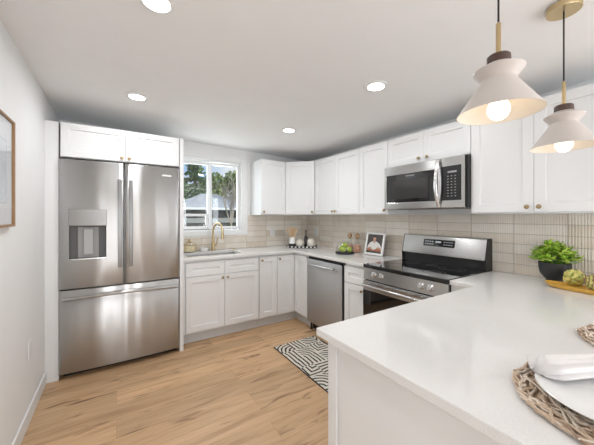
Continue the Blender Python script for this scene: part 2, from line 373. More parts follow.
# kitchen window: outer frame, two sashes with a pane each
win = bpy.data.objects.new('window_1', None); C.objects.link(win); win.location = (WX0, YB, WZ0); struct(win, 'white sliding window above the sink')
def wm(bm, name, m, **k): return mesh(bm, name, m, win, loc=(-WX0, -YB, -WZ0), **k)
wm(frame_bm(WX0+.001, WX1-.001, WZ0+.001, WZ1-.001, .0125, YB+.02, YB+.12), 'window_frame', TRIM, bevel=.002)
VIN = mat('white_vinyl', (.82, .82, .82), .3)
wm(frame_bm(1.022, WX1-.014, WZ0+.024, WZ1-.024, .034, YB+.035, YB+.068), 'sash', VIN, bevel=.003)
s2 = frame_bm(WX0+.024, 1.043, WZ0+.024, WZ1-.024, .036, YB+.075, YB+.105)
box(s2, WX0+.0605, 1.0065, YB+.078, YB+.102, 1.352, 1.384)
box(s2, .985, 1.0065, YB+.078, YB+.102, 1.235, 1.352)
wm(s2, 'sash', VIN, bevel=.002)
wm(B(1.0565, WX1-.0485, YB+.049, YB+.054, WZ0+.0585, WZ1-.0585), 'pane', PANE)
wm(B(WX0+.0605, 1.0065, YB+.088, YB+.092, WZ0+.0605, WZ1-.0605), 'pane', PANE)
wm(B(1.030, 1.048, YB+.021, YB+.034, 1.56, 1.66), 'latch', VIN, bevel=.003)
struct(mesh(grid_wall([.51, WX0, WX1, 1.535], [1.098, WZ0, WZ1, 2.166], lambda i, j: not (i == 1 and j == 1), YB-.018, YB-.0005, 'x'), 'trim_1', TRIM, bevel=.002), 'white casing around the kitchen window')
# added door and window frames for the fill lights, unseen behind the camera
for k, x in enumerate((-.34, 1.735)):
    pd = bpy.data.objects.new('door_%d' % (k+1), None); C.objects.link(pd); pd.location = (x, YF, .08); struct(pd, 'added white door frame behind the camera around a fill light')
    mesh(frame_bm(.001, .479, .001, 2.019, .04, -.11, -.03), 'door_frame', TRIM, pd)
w2 = bpy.data.objects.new('added_window_left', None); C.objects.link(w2); w2.location = (XL, -2.6, .7); struct(w2, 'added white side window frame for a fill light')
b2 = frame_bm(-2.599, -.901, .701, 1.999, .05, -.11, -.03); box(b2, -1.775, -1.725, -.10, -.04, .751, 1.949)
for q in b2.verts: q.co = (XL+q.co.y, q.co.x, q.co.z)
mesh(b2, 'window_frame', TRIM, w2, loc=(-XL, 2.6, -.7))
w3 = bpy.data.objects.new('added_window_right', None); C.objects.link(w3); w3.location = (XR, -.9, .7); w3.rotation_euler = (0, 0, PI); struct(w3, 'added white side window frame for a fill light')
o3 = w2.children[0].copy(); C.objects.link(o3); o3.parent = w3; o3.location = (-XL, 2.6, -.7)

# tiled backsplash
def stand(bm):
    for q in bm.verts: q.co = (q.co.x, YB-.0005-q.co.z, q.co.y)
    return bm
TX, TY = M_tile('ribbed_tile_back', 'X'), M_tile('ribbed_tile_right', 'Y')
struct(mesh(stand(prism(bmesh.new(), [(.572, .916), (2.551, .916), (2.551, 1.368), (1.5365, 1.368), (1.5365, 1.0965), (.572, 1.0965)], 0, .008)), 'trim_2', TX), 'beige ribbed tile backsplash on the back wall')
struct(mesh(B(XR-.0085, XR-.0005, -.13, YB-.009, .916, 1.368), 'trim_3', TY), 'beige ribbed tile backsplash behind the range')

# ------------------------------------------------------------------ base and wall cabinets
def base_unit(name, loc, rz, wd, label, fronts, kn_depth=.593, toe=True, z1=.884):
    """local frame: x along the run, y = 0 front of the box, fronts hang 22 mm before it"""
    r = empty(name, loc, label, 'cabinet', 'white base cabinets', rz)
    if 'under the sink' in label:      # open at the top for the bowl
        bm = grid_wall([.0008, .018, wd-.018, wd-.0008], [.115, .690, z1], lambda i, j: j == 0 or i != 1, 0, kn_depth, 'x')
        box(bm, .0185, wd-.0185, 0, .030, .6905, z1); mesh(bm, 'body', CAB, r)
    else: mesh(B(.0008, wd-.0008, 0, kn_depth, .115, z1), 'body', CAB, r)
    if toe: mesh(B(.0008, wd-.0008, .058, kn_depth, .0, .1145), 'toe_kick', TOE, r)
    for f in fronts: door(r, *f[:4], kn=f[4], name=f[5])
    return r
YC = 3.097   # box front of the back run, door faces at 3.075
base_unit('sink_cabinet', (.575, YC, 0), 0, .860, 'white double door base cabinet under the sink', [
    (.030, .715, .408, .145, None, 'drawer'), (.4415, .715, .4125, .145, None, 'drawer'),
    (.030, .132, .408, .578, (.382, .545), 'door'), (.4415, .132, .4125, .578, (.028, .545), 'door')])
base_unit('narrow_cabinet', (1.4365, YC, 0), 0, .242, 'narrow single door white base cabinet right of the sink cabinet', [
    (.002, .132, .238, .728, (.030, .690), 'door')])
# corner cabinet with a two leaf door
cc = empty('corner_cabinet', (1.680, YC, 0), 'white inside corner base cabinet with folding doors beside the dishwasher', 'cabinet', 'white base cabinets')
def L_(dx): return [(1.6805, YC+dx), (1.952+dx, YC+dx), (1.952+dx, 2.790), (2.557, 2.790), (2.557, 3.688), (1.6805, 3.688)]
mesh(prism(bmesh.new(), L_(0), .115, .884), 'body', CAB, cc, loc=(-1.680, -YC, 0))
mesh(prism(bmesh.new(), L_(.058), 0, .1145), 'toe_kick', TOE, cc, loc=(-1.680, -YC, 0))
door(cc, .002, .132, .2455, .728, (.028, .690))
door(cc, 1.930-1.680, .132, .282, .728, None, y=3.0735-YC, rot=(0, 0, -PI/2))
XC = 1.952   # box front of the right run, door faces at 1.93
base_unit('drawer_cabinet', (XC, 2.133, 0), -PI/2, .290, 'white base cabinet with a drawer between dishwasher and range', [
    (.004, .700, .282, .158, None, 'drawer'), (.004, .132, .282, .563, (.252, .520), 'door')])
r = empty('filler_cabinet', (XC, 1.054, 0), 'narrow white cabinet filler between the range and the peninsula', 'cabinet', 'white base cabinets', -PI/2)
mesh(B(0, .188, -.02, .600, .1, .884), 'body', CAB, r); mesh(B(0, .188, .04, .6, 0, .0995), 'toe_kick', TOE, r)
# peninsula
pc = empty('peninsula_cabinet', (.695, .18, 0), 'white panelled base of the peninsula with a recessed end panel', 'cabinet')
bm = B(.0105, 1.860, 0, .680, .0, .884)
mesh(bm, 'body', CAB, pc)
mesh(B(0, .010, .632, .680, .0, .884), 'corner_post', CAB, pc, bevel=.002)
mesh(B(.002, .010, 0, .040, .0, .884), 'corner_post', CAB, pc, bevel=.002)
mesh(B(.004, .010, .041, .631, .0, .10), 'base_rail', CAB, pc, bevel=.002)

def wall_unit(name, loc, rz, wd, z0, z1, label, doors, depth=.301):
    r = empty(name, loc, label, 'cabinet', 'white wall cabinets', rz)
    mesh(B(.0006, wd-.0006, 0, depth, z0-loc[2], z1-loc[2]), 'body', CAB, r)
    for (x, dw, kn) in doors:
        ht = z1-z0-.012
        door(r, x, z0-loc[2]+.010, dw, ht, kn)
    return r
UB, UT = 1.370, 2.098
YU, XU = 3.355, 2.257
wall_unit('wall_cabinet', (1.586, YU, UB), 0, .3645, UB, UT, 'single door white wall cabinet right of the window', [(.001, .360, (.030, .032))], .333)
dc = empty('wall_cabinet', (1.951, YU, UB), 'diagonal corner wall cabinet with one white door', 'cabinet', 'white wall cabinets')
mesh(prism(bmesh.new(), [(1.9515, YU+.002), (1.9515, 3.688), (2.558, 3.688), (2.558, 3.063), (XU+.002, 3.063), (XU-.001, 3.066), (1.9545, YU-.001)], UB, UT), 'body', CAB, dc, loc=(-1.951, -YU, -UB))
dd = mesh(shaker(.398, UT-UB-.012), 'door', CAB, dc, loc=(1.953-1.951, 3.334-YU, .010), rot=(0, 0, -PI/4)); knob(dd, .368, .032)
wall_unit('wall_cabinet', (XU, 3.048, UB), -PI/2, .819, UB, UT, 'two door white wall cabinet beside the corner cabinet', [(.002, .406, (.380, .032)), (.410, .407, (.026, .032))])
wall_unit('wall_cabinet', (XU, 2.2285, UB), -PI/2, .388, UB, UT, 'single door white wall cabinet left of the microwave', [(.002, .384, (.354, .032))])
wall_unit('wall_cabinet', (XU, 1.840, 1.814), -PI/2, .766, 1.814, UT, 'short two door white wall cabinet above the microwave', [(.002, .380, (.342, .036)), (.384, .380, (.038, .036))])
wall_unit('wall_cabinet', (XU, 1.0735, UB), -PI/2, .757, UB, UT, 'wide two door white wall cabinet behind the pendants', [(.002, .376, (.346, .034)), (.380, .375, (.030, .034))])
# over the refrigerator
fc = empty('fridge_top_cabinet', (-.392, 3.007, 1.846), 'short two door white cabinet above the refrigerator', 'cabinet')
mesh(B(0, .920, 0, .680, 0, .284), 'body', CAB, fc)
door(fc, .008, .002, .449, .280, (.424, .026), rail=.05); door(fc, .461, .002, .451, .280, (.028, .026), rail=.05)
tag(mesh(B(.531, .567, 2.998, 3.688, .0005, 2.130), 'fridge_end_panel', CAB), 'tall white end panel between refrigerator and sink cabinet', 'panel')
t = empty('fridge_filler_panel', (XL, 3.010, 0), 'tall white filler panel between the left wall and the refrigerator', 'panel')
mesh(B(.0005, .0875, 0, .02, .0005, 2.130), 'face_panel', CAB, t); mesh(B(.067, .0875, .0205, .679, .0005, 2.130), 'side_panel', CAB, t)

# ------------------------------------------------------------------ worktops, sink, tap
QZ = M_quartz()
xs, ys = [.5685, .642, 1.268, 1.914, 2.558], [1.8405, 3.056, 3.172, 3.520, 3.6805]
cw = mesh(grid_prism(xs, ys, lambda i, j: (i == 3 or j > 0) and not (i == 1 and j == 2), .885, .915), 'worktop', QZ, bevel=.003)
tag(cw, 'white quartz corner worktop with the sink, ending at the range', 'worktop')
cp = mesh(grid_prism([.661, 1.912, 2.5505], [-.13, .892, 1.0555], lambda i, j: j == 0 or i == 1, .885, .915), 'peninsula_worktop', QZ, bevel=.003)
tag(cp, 'broad white quartz peninsula top with place settings', 'worktop')
sk = empty('sink', (.955, 3.346, .70), 'stainless undermount sink in the corner worktop', 'sink')
bm = bmesh.new(); x0, x1, y0, y1 = -.318, .318, -.179, .179
def rect(ix, z, rr=.03):
    o = []
    for cx, cy, a0 in ((x1-ix-rr, y1-ix-rr, 0), (x0+ix+rr, y1-ix-rr, 90), (x0+ix+rr, y0+ix+rr, 180), (x1-ix-rr, y0+ix+rr, 270)):
        for k in range(5): a = math.radians(a0+k*22.5); o.append(bm.verts.new((cx+rr*math.cos(a), cy+rr*math.sin(a), z)))
    return o
lp = [rect(-.012, .1842), rect(0, .1842), rect(.006, .02), rect(.03, .002)]
for a, b in zip(lp, lp[1:]):
    for i in range(20): bm.faces.new((a[i], a[(i+1) % 20], b[(i+1) % 20], b[i]))
bm.faces.new(lp[-1])
bo = mesh(bm, 'bowl', SS, sk, True)
mesh(lathe(bmesh.new(), [(0, .001), (.03, .001), (.043, .003), (.045, .006), (.045, .0025)], 24), 'drain', CHROME, sk, True, loc=(0, .02, .002))
fa = empty('faucet', (1.035, 3.592, .9155), 'brass gooseneck faucet behind the sink', 'faucet')
mesh(lathe(bmesh.new(), [(0, 0), (.027, 0), (.027, .006), (.020, .010), (.0195, .115), (.016, .122), (0, .122)], 24), 'base', BRASS, fa, True)
pts = [(0, 0, .115), (0, 0, .20)]+[(0, -.10+.10*math.cos(a), .250+.10*math.sin(a)) for a in [PI*k/16 for k in range(17)]]+[(0, -.20, .235)]
sp_ = [(x+(-y)*.28, y, z) for x, y, z in pts]
mesh(tube(bmesh.new(), sp_, .0135, 12), 'spout', BRASS, fa, True)
mesh(tube(bmesh.new(), [(.056, -.2, .24), (.056, -.201, .155)], [.0155, .0175], 12), 'spray_head', BRASS, fa, True)
hb = tube(bmesh.new(), [(.016, 0, .075), (.042, 0, .075)], .013, 12)
tube(hb, [(.036, 0, .078), (.046, -.004, .105), (.052, -.012, .16)], [.0075, .006, .0055], 10)
mesh(hb, 'handle', BRASS, fa, True)
tag(mesh(lathe(bmesh.new(), [(0, 0), (.021, 0), (.021, .004), (.016, .007), (.015, .011), (0, .012)], 20), 'sink_hole_cover', BRASS, None, True, loc=(1.309, 3.585, .9155)), 'small round brass button on the worktop right of the sink', 'sink cover')
# soap jar and dish left of the faucet
sj = empty('glass_jar', (.745, 3.59, .9155), 'squat ribbed amber glass jar with a stopper by the sink', 'jar')
mesh(lathe(bmesh.new(), [(0, .002), (.078, .002), (.082, .01), (.082, .085), (.070, .105), (.035, .118), (.033, .126), (.030, .126), (.032, .115), (.066, .100), (.078, .082), (.078, .012), (0, .008)], 64, ribs=16, amp=.03), 'body', AMBER, sj, True)
mesh(lathe(bmesh.new(), [(0, .009), (.072, .009), (.074, .02), (.074, .070), (0, .072)], 32), 'contents', mat('honey_soap', (.88, .82, .66), .35), sj, True)
mesh(lathe(bmesh.new(), [(0, .118), (.026, .118), (.028, .128), (.012, .134), (.015, .146), (.012, .158), (0, .161)], 24), 'stopper', BRASS, sj, True)
bm = lathe(bmesh.new(), [(0, 0), (.040, 0), (.050, .010), (.052, .045), (.049, .046), (.046, .012), (0, .008)], 32)
tag(mesh(bm, 'soap_dish', WHITE, None, True, loc=(.925, 3.60, .9155)), 'small white ceramic dish between glass jar and faucet', 'dish')

# ------------------------------------------------------------------ refrigerator
fr = empty('refrigerator', (-.397, 2.98, 0), 'stainless french door refrigerator with a water dispenser', 'refrigerator')
FW = .922
def bow(x): # contoured door fronts
    u = (x/FW)*2-1
    return -.018*(1-u*u) - .0
def bowed(x0, x1, z0, z1, yb, hole=None, nx=14, r=.012):
    xs = [x0, x0+.004, x0+r]+[x0+r+(x1-x0-2*r)*k/nx for k in range(1, nx)]+[x1-r, x1-.004, x1]
    zs = [z0, z0+.004, z1-.004, z1]
    if hole: xs = sorted(set([x for x in xs if abs(x-hole[0]) > .004 and abs(x-hole[1]) > .004]+[hole[0], hole[1]])); zs = sorted(zs+[hole[2], hole[3]])
    bm = bmesh.new(); V = {}
    def f(x):
        y = bow(x)
        for e in (x-x0, x1-x):
            if e < r: y += r-math.sqrt(max(0, r*r-(r-e)**2))
        return y
    def v(i, j, k):
        if (i, j, k) not in V:
            y = f(xs[i])+(.004 if j in (0, len(zs)-1) else 0) if k == 0 else yb
            if k == 2: y = f(xs[i])+.075
            V[(i, j, k)] = bm.verts.new((xs[i], y, zs[j]))
        return V[(i, j, k)]
    nx_, nz_ = len(xs)-1, len(zs)-1
    inh = lambda i, j: hole and hole[0]-1e-6 <= xs[i] and xs[i+1] <= hole[1]+1e-6 and hole[2]-1e-6 <= zs[j] and zs[j+1] <= hole[3]+1e-6
    for i in range(nx_):
        for j in range(nz_):
            bm.faces.new((v(i, j, 1), v(i, j+1, 1), v(i+1, j+1, 1), v(i+1, j, 1)))
            if not inh(i, j): bm.faces.new((v(i, j, 0), v(i+1, j, 0), v(i+1, j+1, 0), v(i, j+1, 0)))
            else:
                bm.faces.new((v(i, j, 2), v(i+1, j, 2), v(i+1, j+1, 2), v(i, j+1, 2)))
                for di, dj, a, b in ((-1, 0, (i, j), (i, j+1)), (1, 0, (i+1, j), (i+1, j+1)), (0, -1, (i, j), (i+1, j)), (0, 1, (i, j+1), (i+1, j+1))):
                    if not inh(i+di, j+dj): bm.faces.new((v(*a, 0), v(*b, 0), v(*b, 2), v(*a, 2)))
    for i in range(nx_):
        for j in (0, nz_): bm.faces.new((v(i, j, 0), v(i+1, j, 0), v(i+1, j, 1), v(i, j, 1)))
    for j in range(nz_):
        for i in (0, nx_): bm.faces.new((v(i, j, 0), v(i, j+1, 0), v(i, j+1, 1), v(i, j, 1)))
    return bm
mesh(B(.004, FW-.004, .062, .69, .045, 1.800), 'case', SSD, fr, bevel=.004)
mesh(B(.02, FW-.02, .075, .60, .002, .044), 'grille', BLK, fr)
DX0, DX1, DZ0, DZ1 = .066, .322, .985, 1.410
ld = mesh(bowed(.0, .4525, .748, 1.826, .058, (DX0, DX1, DZ0, 1.272)), 'door', SSV, fr, True, angle=50)
rd = mesh(bowed(.4585, FW, .748, 1.826, .058), 'door', SSV, fr, True, angle=50)
dw = mesh(bowed(.0, FW, .052, .738, .058), 'freezer_drawer', SSV, fr, True, angle=50)
# dispenser parts on the left door
mesh(B(DX0-.004, DX1+.004, -.024, -.006, 1.2725, 1.412), 'dispenser_panel', steel('dispenser_steel', (.36, .355, .35), .36, (40, 40, .6), .9), ld, bevel=.003)
mesh(B(DX0+.002, DX1-.002, .03, .0555, .987, 1.270), 'dispenser_recess', DGREY, ld)
mesh(B(DX0+.055, DX1-.055, .012, .0295, 1.0, 1.262), 'dispenser_back', MGREY, ld, bevel=.004)
mesh(B(DX0+.095, DX1-.095, -.004, .0115, 1.03, 1.245), 'dispenser_paddle', mat('paddle_grey', (.42, .415, .41), .35), ld, bevel=.004)
mesh(B(DX0+.003, DX1-.003, -.015, .0295, .987, .998), 'drip_tray', SS, ld)
def bar(parent, pts, r): return mesh(tube(bmesh.new(), pts, r, 14), 'handle', SSV, parent, True)
for d, hx in ((ld, .4525-.031), (rd, .4585+.046)):
    y0 = bow(hx)
    bm = extrude_x(bmesh.new(), [(y0-.036-.012*math.sin(PI*k/14), .905+.775*k/14) for k in range(15)]+[(y0-.050-.012*math.sin(PI*k/14), .905+.775*k/14) for k in range(14, -1, -1)], hx-.0155, hx+.0155)
    for z in (.935, 1.650): box(bm, hx-.010, hx+.010, y0-.040, y0+.004, z-.012, z+.012)
    mesh(bm, 'handle', SSD, d, bevel=.003)
bm = tube(bmesh.new(), [(.03+.862*k/24, bow(.03+.862*k/24)-.040-.022*math.sin(PI*k/24), .672+.018*math.sin(PI*k/24)) for k in range(25)], .0165, 12)
for x in (.06, .862): tube(bm, [(x, bow(x)+.002, .674), (x, bow(x)-.044, .674)], .010, 10)
mesh(bm, 'handle', SSV, dw, True)
mesh(B(.765, .845, bow(.8)-.004, bow(.8)+.001, 1.735, 1.752), 'badge', CHROME, rd)
for x in (.02, FW-.09): mesh(B(x, x+.07, .02, .10, 1.8265 if False else 1.8275, 1.838), 'hinge_cover', DGREY, fr, bevel=.003)

# ------------------------------------------------------------------ dishwasher (local x runs towards the camera)
dwm = empty('dishwasher', (1.952, 2.7865, 0), 'stainless dishwasher between the corner and drawer cabinets', 'dishwasher', rz=-PI/2)
mesh(B(.004, .642, .002, .58, .10, .872), 'body', BLK, dwm)
dwd = mesh(B(.006, .625, -.024, .0015, .102, .846), 'door', SSV, dwm, bevel=.004)
mesh(B(.03, .60, -.012, .0015, .8475, .866), 'control_strip', BLK, dwm)
bm = tube(bmesh.new(), [(.10+.43*k/12, -.055-.008*math.sin(PI*k/12), .795) for k in range(13)], .011, 12)
for x in (.12, .51): tube(bm, [(x, -.023, .795), (x, -.056, .795)], .008, 8)
mesh(bm, 'handle', SS, dwd, True)
mesh(B(.02, .62, .05, .57, .004, .0985), 'toe_panel', BLK, dwm)
for x in (.03, .60): mesh(lathe(bmesh.new(), [(0, 0), (.018, 0), (.018, .012), (.01, .014), (.01, .0985), (0, .0985)], 14), 'foot', BLK, dwm, True, loc=(x, .02, .0))

# ------------------------------------------------------------------ range
rg = empty('range', (1.914, 1.8365, 0), 'stainless freestanding electric range with black glass cooktop', 'range', rz=-PI/2)
RW = .778
mesh(B(.002, RW-.002, .012, .60, .05, .888), 'body', BLK, rg)
mesh(B(.0, RW, -.018, .585, .8885, .9195), 'cooktop', BGL, rg, bevel=.004)
bm = bmesh.new()
for cx, cy, rr in ((.19, .15, .10), (.19, .42, .075), (.57, .15, .085), (.57, .42, .10), (.38, .44, .05)):
    for r0 in (rr, rr*.62): lathe(bm, [(r0-.0012, .0), (r0+.0012, .0), (r0+.0012, .0004), (r0-.0012, .0004), (r0-.0012, 0)], 48, (cx, cy, .9197))
mesh(bm, 'burner_rings', mat('burner_mark', (.06, .06, .06), .3), rg)
mesh(extrude_x(bmesh.new(), [(-.010, .8875), (-.020, .785), (.0115, .785), (.0115, .8875)], .002, RW-.002), 'control_panel', SS, rg, bevel=.002)
kb = None
for x in (.122, .200, .580, .654):
    if kb is None:
        bm = lathe(bmesh.new(), [(0, 0), (.023, 0), (.023, .004), (.019, .006), (.0175, .026), (.015, .028), (0, .028)], 28)
        box(bm, -.004, .004, -.017, .017, .026, .034)
        bmesh.ops.rotate(bm, verts=bm.verts, cent=(0, 0, 0), matrix=Matrix.Rotation(PI/2-.0975, 3, 'X'))
        kb = mesh(bm, 'knob', CHROME, rg, True)
    else: kb = kb.copy(); C.objects.link(kb); kb.parent = rg
    kb.location = (x, -.0150, .838)
od = mesh(grid_wall([.003, .075, RW-.075, RW-.003], [.245, .33, .688, .776], lambda i, j: not (i == 1 and j == 1), -.022, .0115, 'x'), 'oven_door', SS, rg, bevel=.003)
mesh(B(.004+.0, RW-.004, -.024, -.0225, .30, .690), 'oven_window', BGL, od)
bm = tube(bmesh.new(), [(.03+.716*k/20, -.062-.014*math.sin(PI*k/20), .742) for k in range(21)], .0125, 12)
for x in (.06, .716): tube(bm, [(x, -.0215, .742), (x, -.064, .742)], .010, 8)
mesh(bm, 'handle', SS, od, True)
for k in range(5): mesh(B(.10+k*.12, .17+k*.12, -.0125, .010, .7775, .7835), 'vent_slot', BLK, rg)
mesh(B(.003, RW-.003, -.02, .0115, .07, .238), 'storage_drawer', SS, rg, bevel=.003)
# back guard
bgd = mesh(extrude_x(bmesh.new(), [(.560, .920), (.560, 1.005), (.545, 1.01), (.632, 1.165), (.636, 1.0), (.636, .89), (.601, .89), (.601, .920)], 0.001, RW-.001), 'backguard', BLK, rg)
bm = extrude_x(bmesh.new(), [(.538, .998), (.5385, 1.018), (.578, 1.166), (.592, 1.174), (.632, 1.174), (.632, 1.15), (.592, 1.150), (.556, 1.016), (.552, .998)], .003, RW-.014)
pn = mesh(bm, 'backguard_panel', SS, rg, True, bevel=.001, angle=30)
# display lies on the tilted face
al = math.atan2(.578-.5385, 1.166-1.018)
dsp = mesh(B(-.145, .145, -.003, 0, -.032, .032), 'display', BGL, pn, loc=(.37, .5385+.091*math.sin(al)-.001, 1.018+.091*math.cos(al)), rot=(-al, 0, 0))
bm = bmesh.new()
for k in range(4):
    for zz in (-.012, .012): box(bm, -.128+k*.022, -.115+k*.022, -.0042, -.0031, zz-.003, zz+.003); box(bm, .05+k*.022, .063+k*.022, -.0042, -.0031, zz-.003, zz+.003)
box(bm, -.028, .024, -.0042, -.0031, .002, .018)
mesh(bm, 'display_marks', mat('display_print', (.45, .47, .48), .4, emit=(.6, .7, .75), estr=.25), pn, loc=dsp.location, rot=(-al, 0, 0))
for x in (.0, RW-.012): mesh(extrude_x(bmesh.new(), [(.535, .9205), (.532, 1.0), (.576, 1.172), (.634, 1.172), (.634, .9205)], x, x+.0105 if x else x+.002), 'end_cap', BLK, rg)

# ------------------------------------------------------------------ microwave
mw = empty('microwave', (2.165, 1.829, 1.418), 'stainless microwave with a curved handle above the range', 'microwave', rz=-PI/2)
MH = .394
mesh(B(.004, .756, .030, .385, .0, MH), 'case', BLK, mw)
mdoor = mesh(grid_wall([.006, .030, .538, .745], [.0, .060, .312, MH], lambda i, j: not (i == 1 and j == 1), .0, .0295, 'x'), 'front_panel', SS, mw, bevel=.004)
mesh(B(.0305, .5375, .004, .029, .0605, .3115), 'window', BGL, mw)
mesh(B(.085, .455, .001, .0038, .090, .265), 'window_screen', mat('screen_mesh', (.035, .033, .032), .12), mw)
mesh(B(.570, .722, -.003, -.0002, .058, .324), 'control_panel', mat('control_glass', (.012, .012, .013), .25), mw)
bm = bmesh.new()
for i in range(3):
    for j in range(8): box(bm, .618+i*.028, .630+i*.028, -.0042, -.0031, .088+j*.022, .0935+j*.022)
box(bm, .622, .690, -.0042, -.0031, .270, .284)
mesh(bm, 'keypad', mat('key_print', (.30, .30, .30), .5), mw)
bm = bmesh.new(); n = 18
sec = [(-.013, 0), (-.009, -.006), (.009, -.006), (.013, 0), (.009, .005), (-.009, .005)]
rings = []
for k in range(n+1):
    z = .008+.380*k/n; y = -.012-.040*math.sin(PI*k/n)
    rings.append([bm.verts.new((.549+a, y+b, z)) for a, b in sec])
for a, b in zip(rings, rings[1:]):
    for q in range(6): bm.faces.new((a[q], a[(q+1) % 6], b[(q+1) % 6], b[q]))
bm.faces.new(rings[0]); bm.faces.new(rings[-1])
for z in (.020, .376): box(bm, .539, .559, -.012, .001, z-.010, z+.010)
mesh(bm, 'handle', CHROME, mw, True, angle=60)
mesh(B(.24, .325, .0025, .0038, .290, .297), 'badge', MGREY, mw)
bm = bmesh.new()
for k in range(12): box(bm, .06+k*.054, .10+k*.054, .10, .20, -.0015, -.0002)
mesh(bm, 'bottom_vent', SSD, mw)

# ------------------------------------------------------------------ outlets
def outlet(loc, rz, label):
    r = empty('wall_outlet', loc, label, 'outlet', None, rz)
    mesh(B(-.036, .036, -.006, 0, -.058, .058), 'cover_plate', TRIM, r, bevel=.003)
    for z in (-.022, .022): mesh(B(-.017, .017, -.0085, -.0062, z-.015, z+.015), 'socket', mat('socket_white', (.76, .76, .75), .35), r, bevel=.001)
outlet((1.928, YB-.009, 1.120), 0, 'white outlet on the back tile wall right of the window')
outlet((XR-.009, 3.432, 1.115), -PI/2, 'white outlet on the right tile wall in the corner')
outlet((XL+.0005, 2.535, .466), PI/2, 'white outlet low on the left wall')

# ------------------------------------------------------------------ corner tray set
ta = math.atan2(3.071-3.335, 2.274-1.974)
tl = 3.335; TC = Vector((2.124+.040, 3.203+.046, .9155))
tr = empty('tray', TC, 'black tray with white square studs in the worktop corner', 'tray', None, ta)
bm = grid_prism([-.205, -.197, .197, .205], [-.062, -.054, .054, .062], lambda i, j: not (i == 1 and j == 1), .006, .028)
mesh(bm, 'rim', BLK, tr); mesh(B(-.205, .205, -.062, .062, 0, .0058), 'base', BLK, tr)
for k in range(8): mesh(B(-.184+k*.0525-.012, -.184+k*.0525+.012, -.0645, -.0622, .006, .024), 'stud', WHITE, tr)
def on_tray(t, off=0):
    q = Vector((math.cos(ta), math.sin(ta), 0)); p = Vector((-math.sin(ta), math.cos(ta), 0)); v = TC+q*t+p*off; return (v.x, v.y, TC.z+.0062)
rv = empty('reed_vase', on_tray(-.135), 'white vase with black base holding tan reeds', 'vase')
mesh(lathe(bmesh.new(), [(0, 0), (.047, 0), (.047, .052), (0, .052)], 28), 'base', BLK, rv, True)
mesh(lathe(bmesh.new(), [(.0, .0522), (.047, .0522), (.046, .07), (.034, .135), (.030, .140), (.027, .135), (.040, .07), (.04, .06), (0, .057)], 28), 'body', WHITE, rv, True)
tg = mat('dry_reed', (.68, .48, .28), .7)
bm = bmesh.new()
for k in range(34):
    a = random.uniform(0, 2*PI); s = random.uniform(.015, .095); h = random.uniform(.235, .285)
    tube(bm, [(math.cos(a)*.012, math.sin(a)*.012, .06), (math.cos(a)*s*.5, math.sin(a)*s*.5, .16), (math.cos(a)*s, math.sin(a)*s, h)], [.0025, .0035, .0065], 5)
mesh(bm, 'reeds', tg, rv, True)
cj = empty('canister', on_tray(-.025), 'round cream lidded canister on the black tray', 'canister'); cj.scale = (1, 1, 1.08)
mesh(lathe(bmesh.new(), [(0, 0), (.032, 0), (.052, .018), (.060, .045), (.055, .075), (.040, .090), (0, .090)], 32), 'body', CREAM, cj, True)
mesh(lathe(bmesh.new(), [(0, .0905), (.044, .0905), (.042, .098), (.012, .102), (.009, .106), (.011, .111), (0, .113)], 28), 'lid', CREAM, cj, True)
tag(mesh(lathe(bmesh.new(), [(0, 0), (.024, 0), (.025, .004), (.025, .135), (.012, .165), (.0105, .172), (.0105, .215), (.013, .216), (.013, .238), (0, .239)], 24), 'bottle', mat('dark_bottle_glass', (.010, .008, .007), .08, coat=.5), None, True, loc=on_tray(.054, .024)), 'slim black bottle between the two cream jars', 'bottle')
j2 = empty('ribbed_jar', on_tray(.126, -.006), 'cream ribbed gourd shaped jar at the right end of the tray', 'jar'); j2.scale = (.95, .95, 1.15)
mesh(lathe(bmesh.new(), [(0, 0), (.036, 0), (.050, .016), (.056, .045), (.053, .080), (.040, .100), (.018, .106), (0, .106)], 64, ribs=12, amp=.035), 'body', CREAM, j2, True)
mesh(lathe(bmesh.new(), [(0, .1062), (.014, .1062), (.013, .116), (0, .117)], 20), 'stem', CREAM, j2, True)

# ------------------------------------------------------------------ apples under a cloche, carafes, cookbook
cl = empty('cloche', (2.250, 2.472, .9155), 'low glass dome on a round black base over green apples', 'cloche')
mesh(lathe(bmesh.new(), [(0, 0), (.105, 0), (.110, .004), (.110, .020), (.104, .025), (0, .025)], 40), 'base', BLK, cl, True)
mesh(lathe(bmesh.new(), [(.097, .0255), (.098, .075), (.088, .110), (.060, .135), (.025, .146), (0, .148)], 40), 'dome', CLEAR, cl, True)
bm = lathe(bmesh.new(), [(0, .1485), (.008, .1485), (.008, .156), (.013, .164), (.008, .172), (0, .173)], 16); 
APM = mat('green_apple', (.48, .60, .07), .32, var=.25, vscale=25); STM = mat('apple_stem', (.10, .06, .03), .8)
bm2 = lathe(bmesh.new(), [(0, .008), (.010, .003), (.020, 0), (.029, .012), (.034, .030), (.032, .046), (.022, .057), (.010, .059), (.004, .053), (0, .050)], 24)
bm.free()
ap0 = None
apl = ['green apple at the front of the cloche', 'green apple at the left of the cloche', 'green apple at the right of the cloche', 'green apple at the back of the cloche', 'green apple on top of the others in the cloche']
for k, (x, y, z) in enumerate(((-.046, -.022, 0), (-.012, .050, 0), (.014, -.060, 0), (.055, .012, 0), (.002, .0, .049))):
    if ap0 is None:
        ap0 = mesh(bm2, 'apple', APM, None, True); s0 = mesh(tube(bmesh.new(), [(0, 0, .050), (.001, 0, .058), (.003, .001, .066)], .0016, 6), 'stem', STM, ap0, True); a = ap0
    else:
        a = ap0.copy(); C.objects.link(a); s = s0.copy(); C.objects.link(s); s.parent = a
    a.scale = (.92, .92, .92); tag(a, apl[k], 'apple', 'green apples under the cloche')
    a.location = (2.250+x, 2.472+y, .9155+.0262+z); a.rotation_euler = (random.uniform(-.15, .15), random.uniform(-.15, .15), random.uniform(0, 6))
